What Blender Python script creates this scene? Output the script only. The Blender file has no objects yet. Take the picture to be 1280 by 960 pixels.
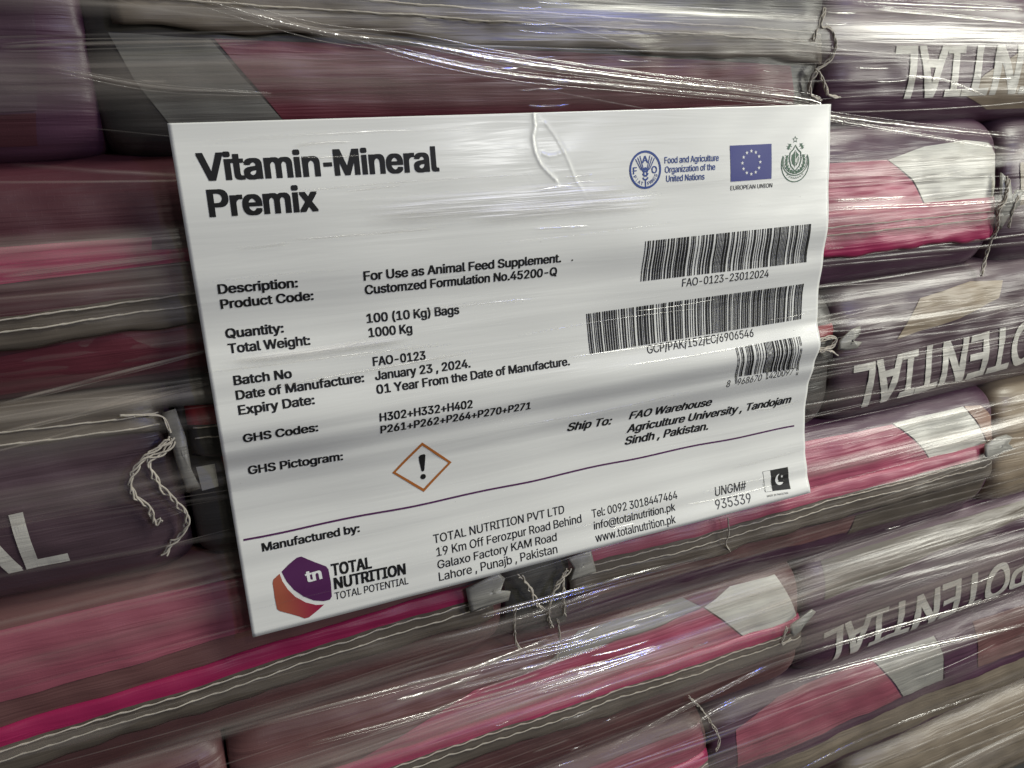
import bpy, bmesh, math, os, random
from mathutils import Vector, Matrix
from mathutils.geometry import interpolate_bezier, tessellate_polygon

random.seed(7)
C = bpy.context.scene.collection
scn = bpy.context.scene

# ---------------------------------------------------------------- camera, world, lamps, exposure
Z0 = 0.75
cam_data = bpy.data.cameras.new("camera")
cam = bpy.data.objects.new("camera", cam_data)
C.objects.link(cam)
right = Vector((0.92115528, -0.3853197, -0.05478756))
down = Vector((-0.15256817, -0.22800143, -0.96163314))
fwd = Vector((0.35804455, 0.89417229, -0.26881225))
m = Matrix((right, -down, -fwd)).transposed().to_4x4()
m.translation = Vector((-0.14774323, -0.30438406, 0.08013054 + Z0))
cam.matrix_world = m
cam_data.sensor_fit = 'HORIZONTAL'
cam_data.sensor_width = 36.0
cam_data.lens = 36.0 * 962.3 / 1280.0
cam_data.clip_start = 0.01
cam_data.clip_end = 100.0
scn.camera = cam

world = bpy.data.worlds.new("World")
scn.world = world
world.use_nodes = True
wb = world.node_tree.nodes["Background"]
wb.inputs[0].default_value = (1.0, 1.0, 0.92, 1)
wb.inputs[1].default_value = 0.045


def area_lamp(name, loc, target, sx, sy, watts, col):
    l = bpy.data.lights.new(name, 'AREA')
    l.shape = 'RECTANGLE'
    l.size, l.size_y, l.energy, l.color = sx, sy, watts, col
    o = bpy.data.objects.new(name, l)
    o.location = loc
    o.rotation_euler = (Vector(target) - Vector(loc)).to_track_quat('-Z', 'Y').to_euler()
    C.objects.link(o)
    return o


area_lamp("key_lamp", (1.0, -0.60, Z0 + 1.25), (0.08, 0, Z0), 0.6, 0.35, 20.0, (1.0, 1.0, 0.88))
area_lamp("side_lamp", (1.3, -0.85, Z0 + 0.2), (0.1, 0, Z0), 0.4, 0.4, 8.5, (1.0, 1.0, 0.89))
area_lamp("ceiling_lamp", (0.45, -2.2, Z0 + 1.6), (0, 0, Z0), 0.25, 0.15, 6.0, (1.0, 0.98, 0.88))
area_lamp("aisle_lamp", (0.98, -2.35, Z0 + 0.55), (0, 0, Z0), 0.24, 0.09, 6.5, (1.0, 1.0, 0.95))
area_lamp("blue_lamp", (1.06, -2.08, Z0 + 0.95), (0, 0, Z0), 0.045, 0.13, 5.5, (0.13, 0.2, 1.0))

scn.view_settings.view_transform = 'Standard'
scn.view_settings.look = 'None'
scn.view_settings.exposure = 0.06
scn.view_settings.gamma = 1.0
scn.cycles.transparent_max_bounces = 24
scn.cycles.max_bounces = 8

# ---------------------------------------------------------------- shapes
# Everything is laid out on the face of the pallet in millimetres: u to the right and v down from the
# label's top-left corner, d out of the face towards the room.  P() turns that into metres.
LW, LH = 297.0, 203.6
Z0 = 0.75


def P(u, v, d):
    return (u / 1000.0 - 0.1485, -d / 1000.0, Z0 + 0.1018 - v / 1000.0)


def lerp_table(tab, x):
    if x <= tab[0][0]:
        return tab[0][1]
    for (x0, y0), (x1, y1) in zip(tab, tab[1:]):
        if x <= x1:
            t = (x - x0) / (x1 - x0)
            t = t * t * (3 - 2 * t)
            return y0 + (y1 - y0) * t
    return tab[-1][1]


def wob(a, b, seed=0.0):
    """smooth, cheap value between about -1 and 1"""
    return (math.sin(a * 1.3 + seed) * math.cos(b * 1.7 - seed * 1.9) + 0.6 * math.sin(a * 2.9 - b * 1.1 + seed * 3.1)
            + 0.35 * math.sin(a * 6.1 + b * 4.3 + seed * 0.7)) / 1.95


RIPPLE = [(0, 0.0), (35, 0.9), (58, 2.4), (74, 0.2), (92, -2.0), (106, -1.6), (119, 1.5), (131, -2.2), (144, -6.0),
          (156, -7.2), (168, -6.8), (180, -5.4), (192, -3.2), (203.6, 0.0)]


RIPPLE_LEFT = [(0, 0.0), (28, 2.0), (52, 0.6), (78, -2.6), (97, 0.4), (113, 2.6), (120, 1.2), (132, -3.6), (142, -5.5), (152, -5.9), (170, -4.0), (190, -1.0), (203.6, 0.0)]


def label_d(u, v):
    """the paper's relief: it rides over the hems of the bags behind it"""
    s = min(1.0, max(0.0, u / LW))
    k = s * s * (3 - 2 * s)
    d = lerp_table(RIPPLE, v) * k + lerp_table(RIPPLE_LEFT, v) * (1 - k) * (0.75 + 0.25 * math.cos(u * 0.03))
    # folds that show across the whole sheet
    d += 0.55 * math.exp(-((v - 86 + 0.03 * u) / 9.0) ** 2) * (1 - 0.5 * s)
    d -= 0.5 * math.exp(-((v - 66 - 0.02 * u) / 10.0) ** 2) * (1 - 0.5 * s)
    d += 0.25 * wob(u * 0.035, v * 0.06, 1.7)
    # the pinched crease near the top edge
    if v < 42 and 128 < u < 170:
        for path, hgt, wid in CREASES:
            q, side = near(path, u, v)
            if q < 8:
                d += hgt * (math.exp(-(q / wid) ** 2) + (0.9 * math.exp(-q / 3.0) if side > 0 else 0.0))
    return d


CREASES = (([(139.0, -1), (139.4, 5), (138.0, 10), (138.7, 15.5), (140.9, 20.5), (143.4, 23.2), (147.3, 27.0)], 0.26, 0.8),
           ([(144.6, 4.5), (148.2, 9.0), (151.6, 14.8), (153.3, 18.6), (155.4, 24.0), (157.0, 28.0), (160.0, 32.0)], 0.12, 0.8),
           ([(142.2, 16.2), (145.0, 17.4), (148.6, 16.9), (151.6, 16.0)], 0.12, 0.7))


def near(path, u, v):
    """distance to a polyline and on which side of it"""
    best, side = 1e9, 0
    for (x0, y0), (x1, y1) in zip(path, path[1:]):
        dx, dy = x1 - x0, y1 - y0
        t = max(0.0, min(1.0, ((u - x0) * dx + (v - y0) * dy) / (dx * dx + dy * dy)))
        q = math.hypot(u - x0 - t * dx, v - y0 - t * dy)
        if q < best:
            best, side = q, dx * (v - y0) - dy * (u - x0)
    return best, side


# rows of bags: (centre v, half height); every bag: row, u from, u to
ROWS = dict(Z=(-119, 45), A=(-35, 47), B=(52, 46), C=(133, 44.5), D=(216, 45.5), E=(299, 45), F=(381, 44.5), G=(464, 45))
BAGS = {
    'A0': ('A', -346, -21), 'A1': ('A', -22, 304), 'A2': ('A', 305, 645),
    'B0': ('B', -225, 96), 'B1': ('B', 118, 440), 'B2': ('B', 443, 775),
    'C0': ('C', -340, -17), 'C1': ('C', -15, 322), 'C2': ('C', 323, 656),
    'D0': ('D', -212, 117), 'D1': ('D', 118, 464), 'D2': ('D', 466, 800),
    'E0': ('E', -342, -20), 'E1': ('E', -19, 309), 'E2': ('E', 311, 644),
    'F0': ('F', -78, 243), 'F1': ('F', 245, 580),
    'G0': ('G', 20, 345), 'G1': ('G', 358, 680),
}
NEXP, DEEP, NOSE = 3.8, 42.0, -12.0


def bag_half(bag, u):
    row, u0, u1 = BAGS[bag]
    h = ROWS[row][1]
    e = max(0.0, 1 - min(u - u0, u1 - u) / 30.0)
    e = min(1.0, e)
    return h * (0.82 + 0.18 * (1 - e ** 2.6) ** 0.42)


def bag_mid(bag, u):
    row, u0, u1 = BAGS[bag]
    s = (u0 * 0.37 + ROWS[row][0]) * 0.11
    return ROWS[row][0] + 1.8 * math.sin(u * 0.017 + s)


def bag_d(bag, u, v):
    """front skin of a bag"""
    row, u0, u1 = BAGS[bag]
    h = bag_half(bag, u)
    t = min(0.985, abs(v - bag_mid(bag, u)) / h)
    e = min(1.0, max(0.0, 1 - min(u - u0, u1 - u) / 17.0))
    s = (u0 * 0.7 + ROWS[row][0]) * 0.05
    d = NOSE - DEEP * (1 - (1 - t ** NEXP) ** (1 / NEXP)) - 6.5 * (1 - math.sqrt(max(0.0, 1 - e * e)))
    return d + (1 - t ** 4) * (1.6 * wob(u * 0.028, v * 0.05, s) + 0.5 * wob(u * 0.11, v * 0.16, s * 2.0))


MIDS = [-119, -35, 52, 124, 216, 297, 381, 464, 548]


def film_d(u, v):
    """the wrap bridges from hem to hem and sags a little between"""
    vv = v - 1.8 * math.sin(u * 0.017)
    for a, b in zip(MIDS, MIDS[1:]):
        if vv <= b:
            t = (vv - a) / (b - a)
            return -5.2 - 9.0 * (0.5 - 0.5 * math.cos(2 * math.pi * t)) + 0.5 * wob(u * 0.02, v * 0.05, 4.0)
    return -9.0



# ---------------------------------------------------------------- materials
def mat(name, col, rough=0.5, spec=0.5, coat=0.0, coat_rough=0.12, streak=0.0, weave=0.0, mottle=0.0, bump_d=0.0006):
    m = bpy.data.materials.new(name)
    m.use_nodes = True
    nt = m.node_tree
    b = nt.nodes["Principled BSDF"]
    b.inputs["Base Color"].default_value = (*col, 1)
    b.inputs["Roughness"].default_value = rough
    b.inputs["Specular IOR Level"].default_value = spec
    b.inputs["Coat Weight"].default_value = coat
    b.inputs["Coat Roughness"].default_value = coat_rough
    if streak or weave or mottle:
        tc = nt.nodes.new("ShaderNodeTexCoord")
    if mottle:
        mp = nt.nodes.new("ShaderNodeMapping")
        mp.inputs["Scale"].default_value = (9, 20, 60)
        nz = nt.nodes.new("ShaderNodeTexNoise")
        nz.inputs["Scale"].default_value = 1.0
        nz.inputs["Detail"].default_value = 5
        mr = nt.nodes.new("ShaderNodeMapRange")
        mr.inputs[1].default_value, mr.inputs[2].default_value = 0.25, 0.75
        mr.inputs[3].default_value, mr.inputs[4].default_value = 1 - mottle, 1 + mottle
        mx = nt.nodes.new("ShaderNodeMix")
        mx.data_type = 'RGBA'
        mx.blend_type = 'MULTIPLY'
        mx.inputs[0].default_value = 1.0
        mx.inputs[6].default_value = (*col, 1)
        nt.links.new(tc.outputs["Object"], mp.inputs[0])
        nt.links.new(mp.outputs[0], nz.inputs["Vector"])
        nt.links.new(nz.outputs[0], mr.inputs[0])
        nt.links.new(mr.outputs[0], mx.inputs[7])
        nt.links.new(mx.outputs[2], b.inputs["Base Color"])
    last = None
    if streak:
        mp = nt.nodes.new("ShaderNodeMapping")
        mp.inputs["Scale"].default_value = (7, 7, 130)
        mp.inputs["Rotation"].default_value = (0, math.radians(2.5), 0)
        nz = nt.nodes.new("ShaderNodeTexNoise")
        nz.inputs["Scale"].default_value = 1.0
        nz.inputs["Detail"].default_value = 4
        nz.inputs["Distortion"].default_value = 0.4
        bp = nt.nodes.new("ShaderNodeBump")
        bp.inputs["Strength"].default_value = streak
        bp.inputs["Distance"].default_value = bump_d * 4
        nt.links.new(tc.outputs["Object"], mp.inputs[0])
        nt.links.new(mp.outputs[0], nz.inputs["Vector"])
        nt.links.new(nz.outputs[0], bp.inputs["Height"])
        nt.links.new(bp.outputs[0], b.inputs["Normal"])
        if coat:
            nt.links.new(bp.outputs[0], b.inputs["Coat Normal"])
        last = bp
    if weave:
        mp = nt.nodes.new("ShaderNodeMapping")
        mp.inputs["Scale"].default_value = (420, 420, 420)
        ck = nt.nodes.new("ShaderNodeTexBrick")
        ck.inputs["Scale"].default_value = 1.0
        ck.inputs["Mortar Size"].default_value = 0.08
        ck.inputs["Brick Width"].default_value = 2.0
        ck.inputs["Row Height"].default_value = 1.0
        sx = nt.nodes.new("ShaderNodeSeparateXYZ")
        cx = nt.nodes.new("ShaderNodeCombineXYZ")
        bp = nt.nodes.new("ShaderNodeBump")
        bp.inputs["Strength"].default_value = weave
        bp.inputs["Distance"].default_value = 0.0002
        nt.links.new(tc.outputs["Object"], mp.inputs[0])
        nt.links.new(mp.outputs[0], sx.inputs[0])
        nt.links.new(sx.outputs[0], cx.inputs[0])
        nt.links.new(sx.outputs[2], cx.inputs[1])
        nt.links.new(cx.outputs[0], ck.inputs["Vector"])
        nt.links.new(ck.outputs["Fac"], bp.inputs["Height"])
        if last:
            nt.links.new(last.outputs[0], bp.inputs["Normal"])
        nt.links.new(bp.outputs[0], b.inputs["Normal"])
    return m


def sack(name, col):
    return mat(name, col, rough=0.45, spec=0.5, coat=0.25, coat_rough=0.32, streak=0.7, weave=0.2, mottle=0.25)


M = {  # dark sack colours are lifted: part of the film's milky haze is in them
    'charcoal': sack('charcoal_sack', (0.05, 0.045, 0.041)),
    'plum': sack('plum_sack', (0.074, 0.029, 0.055)),
    'violet': sack('violet_sack', (0.074, 0.038, 0.058)),
    'duskplum': sack('dusk_plum_sack', (0.08, 0.048, 0.06)),
    'darkred': sack('dark_red_sack', (0.075, 0.022, 0.030)),
    'maroon': sack('maroon_sack', (0.13, 0.025, 0.038)),
    'brownred': sack('brown_red_sack', (0.135, 0.060, 0.058)),
    'rosebrown': sack('rose_brown_sack', (0.26, 0.07, 0.098)),
    'blush': sack('blush_sack', (0.36, 0.17, 0.16)),
    'blushtan': sack('blush_tan_sack', (0.34, 0.21, 0.16)),
    'rose': sack('rose_sack', (0.35, 0.07, 0.12)),
    'pink': sack('pink_sack', (0.36, 0.016, 0.09)),
    'berry': sack('berry_sack', (0.3, 0.012, 0.075)),
    'umber': sack('umber_sack', (0.1, 0.08, 0.06)),
    'gapshade': sack('gap_shade_sack', (0.085, 0.083, 0.075)),
    'dimgrey': sack('dim_grey_sack', (0.155, 0.15, 0.135)),
    'red': sack('red_sack', (0.25, 0.025, 0.035)),
    'grey': sack('grey_sack', (0.22, 0.21, 0.19)),
    'silver': sack('silver_sack', (0.29, 0.28, 0.25)),
    'white': sack('white_sack', (0.56, 0.55, 0.49)),
    'tan': sack('tan_sack', (0.27, 0.21, 0.145)),
    'taupe': sack('taupe_sack', (0.21, 0.17, 0.125)),
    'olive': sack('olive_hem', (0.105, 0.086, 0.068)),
    'letter': sack('pale_print', (0.58, 0.56, 0.5)),
}
THREAD = mat('cotton_thread', (0.46, 0.42, 0.36), rough=0.8, mottle=0.15)
PAPER = mat('label_paper', (0.80, 0.80, 0.765), rough=0.34, spec=0.5, coat=0.30, coat_rough=0.17, streak=0.28, bump_d=0.0003)
INK = mat('black_ink', (0.012, 0.012, 0.012), rough=0.5, spec=0.25)
GREYINK = mat('grey_ink', (0.05, 0.05, 0.052), rough=0.4, spec=0.4)
PURPLE_INK = mat('purple_ink', (0.085, 0.018, 0.085), rough=0.4, spec=0.4)
BLUE_INK = mat('blue_ink', (0.022, 0.060, 0.26), rough=0.4, spec=0.4)
EU_BLUE = mat('flag_blue_ink', (0.025, 0.032, 0.21), rough=0.4, spec=0.4)
GREEN_INK = mat('green_ink', (0.020, 0.095, 0.045), rough=0.4, spec=0.4)
ORANGE_INK = mat('orange_ink', (0.42, 0.140, 0.030), rough=0.4, spec=0.4)
RED_INK = mat('red_ink', (0.36, 0.016, 0.050), rough=0.4, spec=0.4)
WHITE_INK = mat('white_ink', (0.78, 0.78, 0.76), rough=0.4, spec=0.4)


def gradient_ink():
    m = mat('orange_red_ink', (0.5, 0.14, 0.07), rough=0.4, spec=0.4)
    nt = m.node_tree
    b = nt.nodes["Principled BSDF"]
    tc = nt.nodes.new("ShaderNodeTexCoord")
    sx = nt.nodes.new("ShaderNodeSeparateXYZ")
    mr = nt.nodes.new("ShaderNodeMapRange")
    mx = nt.nodes.new("ShaderNodeMix")
    mx.data_type = 'RGBA'
    nt.links.new(tc.outputs["Generated"], sx.inputs[0])
    nt.links.new(sx.outputs[0], mr.inputs[0])
    mr.inputs[1].default_value, mr.inputs[2].default_value = 0.15, 0.85
    nt.links.new(mr.outputs[0], mx.inputs[0])
    mx.inputs[6].default_value = (0.36, 0.095, 0.055, 1)
    mx.inputs[7].default_value = (0.30, 0.014, 0.055, 1)
    nt.links.new(mx.outputs[2], b.inputs["Base Color"])
    return m


GRADIENT_INK = gradient_ink()


def film_mat(name, haze, gloss, gloss_rough):
    """clear plastic film: see-through, milky where it is pulled thick, shiny everywhere"""
    m = bpy.data.materials.new(name)
    m.use_nodes = True
    nt = m.node_tree
    nt.nodes.remove(nt.nodes["Principled BSDF"])
    out = nt.nodes["Material Output"]
    N = nt.nodes.new
    L = nt.links.new

    def math_(op, a, b=None):
        n = N("ShaderNodeMath")
        n.operation = op
        for k, x in enumerate((a, b)):
            if x is None:
                continue
            if isinstance(x, (int, float)):
                n.inputs[k].default_value = x
            else:
                L(x, n.inputs[k])
        return n.outputs[0]

    uvn = N("ShaderNodeUVMap")
    sp = N("ShaderNodeSeparateXYZ")
    L(uvn.outputs[0], sp.inputs[0])
    at = N("ShaderNodeAttribute")
    at.attribute_name = "pull"
    # soft sides and soft ends
    side = math_('SUBTRACT', 1.0, math_('ABSOLUTE', math_('SUBTRACT', math_('MULTIPLY', sp.outputs[1], 2.0), 1.0)))
    side = math_('MINIMUM', math_('MULTIPLY', side, 1.4), 1.0)
    end = math_('SUBTRACT', 1.0, math_('ABSOLUTE', math_('SUBTRACT', math_('MULTIPLY', sp.outputs[0], 2.0), 1.0)))
    end = math_('MINIMUM', math_('MULTIPLY', end, 3.0), 1.0)
    mask = math_('MULTIPLY', side, end)
    tc = N("ShaderNodeTexCoord")
    mp = N("ShaderNodeMapping")
    mp.inputs["Scale"].default_value = (10, 10, 420)
    L(tc.outputs["Object"], mp.inputs[0])
    nz = N("ShaderNodeTexNoise")
    nz.inputs["Scale"].default_value = 1.0
    nz.inputs["Detail"].default_value = 3
    L(mp.outputs[0], nz.inputs["Vector"])
    mr = N("ShaderNodeMapRange")
    mr.inputs[1].default_value, mr.inputs[2].default_value = 0.32, 0.68
    mr.inputs[3].default_value, mr.inputs[4].default_value = 0.18, 1.0
    L(nz.outputs[0], mr.inputs[0])
    a = math_('MULTIPLY', math_('MULTIPLY', mask, at.outputs["Fac"]), math_('MULTIPLY', mr.outputs[0], haze))
    bp = N("ShaderNodeBump")
    bp.inputs["Strength"].default_value = 0.5
    bp.inputs["Distance"].default_value = 0.001
    L(nz.outputs[0], bp.inputs["Height"])
    tr = N("ShaderNodeBsdfTransparent")
    df = N("ShaderNodeBsdfDiffuse")
    df.inputs[0].default_value = (0.80, 0.71, 0.62, 1)
    tl = N("ShaderNodeBsdfTranslucent")
    tl.inputs[0].default_value = (0.80, 0.71, 0.62, 1)
    md = N("ShaderNodeMixShader")
    md.inputs[0].default_value = 0.25
    L(df.outputs[0], md.inputs[1])
    L(tl.outputs[0], md.inputs[2])
    m1 = N("ShaderNodeMixShader")
    L(a, m1.inputs[0])
    L(tr.outputs[0], m1.inputs[1])
    L(md.outputs[0], m1.inputs[2])
    gl = N("ShaderNodeBsdfGlossy")
    gl.inputs[0].default_value = (1, 1, 1, 1)
    gl.inputs["Roughness"].default_value = gloss_rough
    L(bp.outputs[0], gl.inputs["Normal"])
    g = math_('MULTIPLY', math_('MULTIPLY', mask, gloss), math_('ADD', math_('MULTIPLY', at.outputs["Fac"], 0.7), 0.3))
    m2 = N("ShaderNodeMixShader")
    L(g, m2.inputs[0])
    L(m1.outputs[0], m2.inputs[1])
    L(gl.outputs[0], m2.inputs[2])
    L(m2.outputs[0], out.inputs[0])
    return m


FILM = film_mat('stretch_film', 0.50, 0.10, 0.28)
FOLD = film_mat('film_fold', 0.55, 0.30, 0.15)
FILM_OVER = film_mat('clear_film', 0.10, 0.10, 0.16)
FILM_SHEEN = film_mat('film_sheen', 0.10, 0.20, 0.33)


# ---------------------------------------------------------------- object helpers
def link(name, me, parent=None, base=None):
    o = bpy.data.objects.new(name, me)
    C.objects.link(o)
    if parent is not None:
        o.parent = parent
    return o


def tag(o, label=None, cat=None, group=None, kind=None):
    for k, val in (('label', label), ('category', cat), ('group', group), ('kind', kind)):
        if val:
            o[k] = val
    return o


def origin_of(o):
    v = Vector((0, 0, 0))
    while o is not None:
        v += o.location
        o = o.parent
    return v


def mesh_obj(name, verts, faces, mats, parent=None, smooth=True, midx=None):
    """one mesh object; verts are world metres, made local to the parent thing"""
    org = origin_of(parent) if parent is not None else Vector((0, 0, 0))
    me = bpy.data.meshes.new(name)
    me.from_pydata([tuple(Vector(v) - org) for v in verts], [], faces)
    for mm in (mats if isinstance(mats, (list, tuple)) else [mats]):
        me.materials.append(mm)
    if midx:
        me.polygons.foreach_set('material_index', midx)
    if smooth:
        me.polygons.foreach_set('use_smooth', [True] * len(me.polygons))
    me.update()
    return link(name, me, parent)


def drape(name, polys, mats, surf, parent, off=0.4, su=0, sv=0):
    """flat print laid on a surface: polys = [(points in u,v, material index, layer)], cut to a grid so that it follows the surface"""
    bm = bmesh.new()
    for pts, mi, layer in polys:
        vs = [bm.verts.new((p[0], -p[1], layer)) for p in pts]
        try:
            f = bm.faces.new(vs)
            f.material_index = mi
            f.normal_update()
            if f.normal.z < 0:
                f.normal_flip()
        except ValueError:
            pass
    bmesh.ops.triangulate(bm, faces=[f for f in bm.faces if len(f.verts) > 4])
    slice_grid(bm, su, sv)
    org = origin_of(parent)
    for v in bm.verts:
        u, w, layer = v.co.x, -v.co.y, v.co.z
        v.co = Vector(P(u, w, surf(u, w) + off + layer * 0.05)) - org
    me = bpy.data.meshes.new(name)
    bm.to_mesh(me)
    bm.free()
    for mm in (mats if isinstance(mats, (list, tuple)) else [mats]):
        me.materials.append(mm)
    me.polygons.foreach_set('use_smooth', [True] * len(me.polygons))
    return link(name, me, parent)


def slice_grid(bm, su, sv):
    if not bm.verts:
        return
    for axis, step in ((0, su), (1, sv)):
        if not step:
            continue
        lo = min(v.co[axis] for v in bm.verts)
        hi = max(v.co[axis] for v in bm.verts)
        k = math.floor(lo / step) + 1
        while k * step < hi:
            co = [0, 0, 0]
            no = [0, 0, 0]
            co[axis] = k * step
            no[axis] = 1
            bmesh.ops.bisect_plane(bm, geom=bm.verts[:] + bm.edges[:] + bm.faces[:], plane_co=co, plane_no=no, dist=1e-5)
            k += 1


def sans_font():
    """the grotesque that ships with Blender, or its built-in face"""
    try:
        return bpy.data.fonts.load(os.path.join(bpy.utils.system_resource('DATAFILES', path='fonts'), 'Inter.woff2'))
    except Exception:
        return None


FONT = sans_font()


GLYPHS = {}


def glyphs(text, shear=0.0, res=4, space=1.0):
    """a line of text as a flat mesh: (verts, faces, x0, x1); every outline is filled with its own holes"""
    key = (text, shear, space)
    if key in GLYPHS:
        return GLYPHS[key]
    cu = bpy.data.curves.new("text", 'FONT')
    cu.body = text
    cu.size = 1.0
    if FONT is not None:
        cu.font = FONT
    cu.shear = shear
    cu.space_character = space
    o = bpy.data.objects.new("text", cu)
    C.objects.link(o)
    dg = bpy.context.evaluated_depsgraph_get()
    crv = o.to_curve(dg)
    loops = []
    for sp in crv.splines:
        bp = sp.bezier_points
        n = len(bp)
        if n < 2:
            continue
        pts = []
        for i in range(n):
            p, q = bp[i], bp[(i + 1) % n]
            seg = interpolate_bezier(p.co, p.handle_right, q.handle_left, q.co, res + 1)
            straight_ = abs((q.co - p.co).cross(p.handle_right - p.co).z) < 1e-5 and abs((q.co - p.co).cross(q.handle_left - q.co).z) < 1e-5
            pts += [(p.co.x, p.co.y)] if straight_ else [(w.x, w.y) for w in seg[:-1]]
        area = sum(a[0] * b[1] - b[0] * a[1] for a, b in zip(pts, pts[1:] + pts[:1])) / 2
        if abs(area) > 1e-6:
            loops.append((area, pts))
    o.to_curve_clear()
    bpy.data.objects.remove(o)
    bpy.data.curves.remove(cu)
    # letters one by one: outlines that share a stretch of the line belong together
    loops.sort(key=lambda l: min(p[0] for p in l[1]))
    letters = []
    for _, pts in loops:
        lo, hi = min(p[0] for p in pts), max(p[0] for p in pts)
        if letters and lo < letters[-1][0] - 1e-4:
            letters[-1][0] = max(letters[-1][0], hi)
            letters[-1][1].append(pts)
        else:
            letters.append([hi, [pts]])
    vs, fs = [], []
    for _, rings in letters:
        edges = []
        for r in rings:
            for p, q in zip(r, r[1:] + r[:1]):
                if abs(p[1] - q[1]) > 1e-6:
                    edges.append((p, q, 1) if p[1] < q[1] else (q, p, -1))
        ys = {round(p[1], 5) for e in edges for p in e[:2]}
        for i, (p, q, _w) in enumerate(edges):      # where outlines cross
            for p2, q2, _w2 in edges[i + 1:]:
                rx, ry, sx, sy = q[0] - p[0], q[1] - p[1], q2[0] - p2[0], q2[1] - p2[1]
                den = rx * sy - ry * sx
                if abs(den) < 1e-9:
                    continue
                t = ((p2[0] - p[0]) * sy - (p2[1] - p[1]) * sx) / den
                w = ((p2[0] - p[0]) * ry - (p2[1] - p[1]) * rx) / den
                if 1e-4 < t < 1 - 1e-4 and 1e-4 < w < 1 - 1e-4:
                    ys.add(round(p[1] + t * ry, 5))
        ys = sorted(ys)
        for y0, y1 in zip(ys, ys[1:]):
            if y1 - y0 < 2e-5:
                continue
            ym = (y0 + y1) / 2
            hit = []
            for p, q, w in edges:
                if p[1] < ym < q[1]:
                    m_ = (q[0] - p[0]) / (q[1] - p[1])
                    hit.append((p[0] + (ym - p[1]) * m_, p[0] + (y0 - p[1]) * m_, p[0] + (y1 - p[1]) * m_, w))
            hit.sort()
            wind = 0
            for h0, h1 in zip(hit, hit[1:]):
                wind += h0[3]
                if wind:
                    k = len(vs)
                    vs += [(h0[1], y0), (h1[1], y0), (h1[2], y1), (h0[2], y1)]
                    fs.append((k, k + 1, k + 2, k + 3))
    xs = [v[0] for v in vs]
    GLYPHS[key] = (vs, fs, min(xs), max(xs))
    return GLYPHS[key]


CAP = max(y for x, y in glyphs("H")[0])      # height of a capital at size 1


def write(name, lines, material, surf, parent, off, su=0, sv=0, layer=0):
    """lines = [(text, u0, v0, u1, v1, height of a capital, bold, shear)]: baseline from (u0,v0) to (u1,v1)"""
    verts, faces = [], []
    for text, u0, v0, u1, v1, size, bold, shear in lines:
        vs, fs, x0, x1 = glyphs(text, shear, space=0.97 + bold * 0.6)
        ang = math.atan2(v1 - v0, u1 - u0)
        x0, x1 = x0 - bold, x1 + bold
        sc = math.hypot(u1 - u0, v1 - v0) / (x1 - x0)
        ca, sa = math.cos(ang), math.sin(ang)
        # heavy type: the strokes are thickened by laying the glyphs a hair apart
        shifts = [(0, 0)] if not bold else [(bold * i, bold * 0.5 * j) for i, j in ((-1, -1), (1, 1), (0, -1), (0, 1), (-1, 1), (1, -1))]
        for n_, (sx, sy) in enumerate(shifts):
            k = len(verts)
            for x, y in vs:
                a, b = (x + sx - x0) * sc, (y + sy) * size / CAP
                verts.append((u0 + a * ca + b * sa, v0 + a * sa - b * ca, layer + 0.06 * n_))
            faces += [tuple(i + k for i in f) for f in fs]
    bm = bmesh.new()
    bvs = [bm.verts.new((p[0], -p[1], p[2])) for p in verts]
    for f in faces:
        try:
            bm.faces.new([bvs[i] for i in f])
        except ValueError:
            pass
    slice_grid(bm, su, sv)
    org = origin_of(parent)
    for v in bm.verts:
        u, w, lay = v.co.x, -v.co.y, v.co.z
        v.co = Vector(P(u, w, surf(u, w) + off + lay * 0.05)) - org
    bmesh.ops.recalc_face_normals(bm, faces=bm.faces[:])
    me = bpy.data.meshes.new(name)
    bm.to_mesh(me)
    bm.free()
    me.materials.append(material)
    return link(name, me, parent)


# flat 2D shapes in (u, v)
def disc(c, r, n=28):
    return [(c[0] + r * math.cos(2 * math.pi * k / n), c[1] + r * math.sin(2 * math.pi * k / n)) for k in range(n)]


def stroke(pts, w, closed=False):
    """a polyline as quads of width w"""
    out = []
    n = len(pts)
    left, rite = [], []
    for i in range(n):
        a = pts[i - 1] if (i > 0 or closed) else pts[i]
        b = pts[(i + 1) % n] if (i < n - 1 or closed) else pts[i]
        dx, dy = b[0] - a[0], b[1] - a[1]
        q = math.hypot(dx, dy) or 1
        ww = w[i] if isinstance(w, (list, tuple)) else w
        nx, ny = -dy / q * ww / 2, dx / q * ww / 2
        left.append((pts[i][0] + nx, pts[i][1] + ny))
        rite.append((pts[i][0] - nx, pts[i][1] - ny))
    for i in range(n if closed else n - 1):
        j = (i + 1) % n
        out.append([left[i], left[j], rite[j], rite[i]])
    return out


def arc(c, rx, ry, a0, a1, n=24):
    return [(c[0] + rx * math.cos(math.radians(a0 + (a1 - a0) * k / n)), c[1] + ry * math.sin(math.radians(a0 + (a1 - a0) * k / n)))
            for k in range(n + 1)]


def star(c, r, n=5, inner=0.42, rot=-90):
    return [(c[0] + (r if k % 2 == 0 else r * inner) * math.cos(math.radians(rot + 180 / n * k)),
             c[1] + (r if k % 2 == 0 else r * inner) * math.sin(math.radians(rot + 180 / n * k))) for k in range(2 * n)]


def star_polys(c, r, **kw):
    s = star(c, r, **kw)
    return [[c, s[k], s[(k + 1) % len(s)]] for k in range(len(s))]


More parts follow.
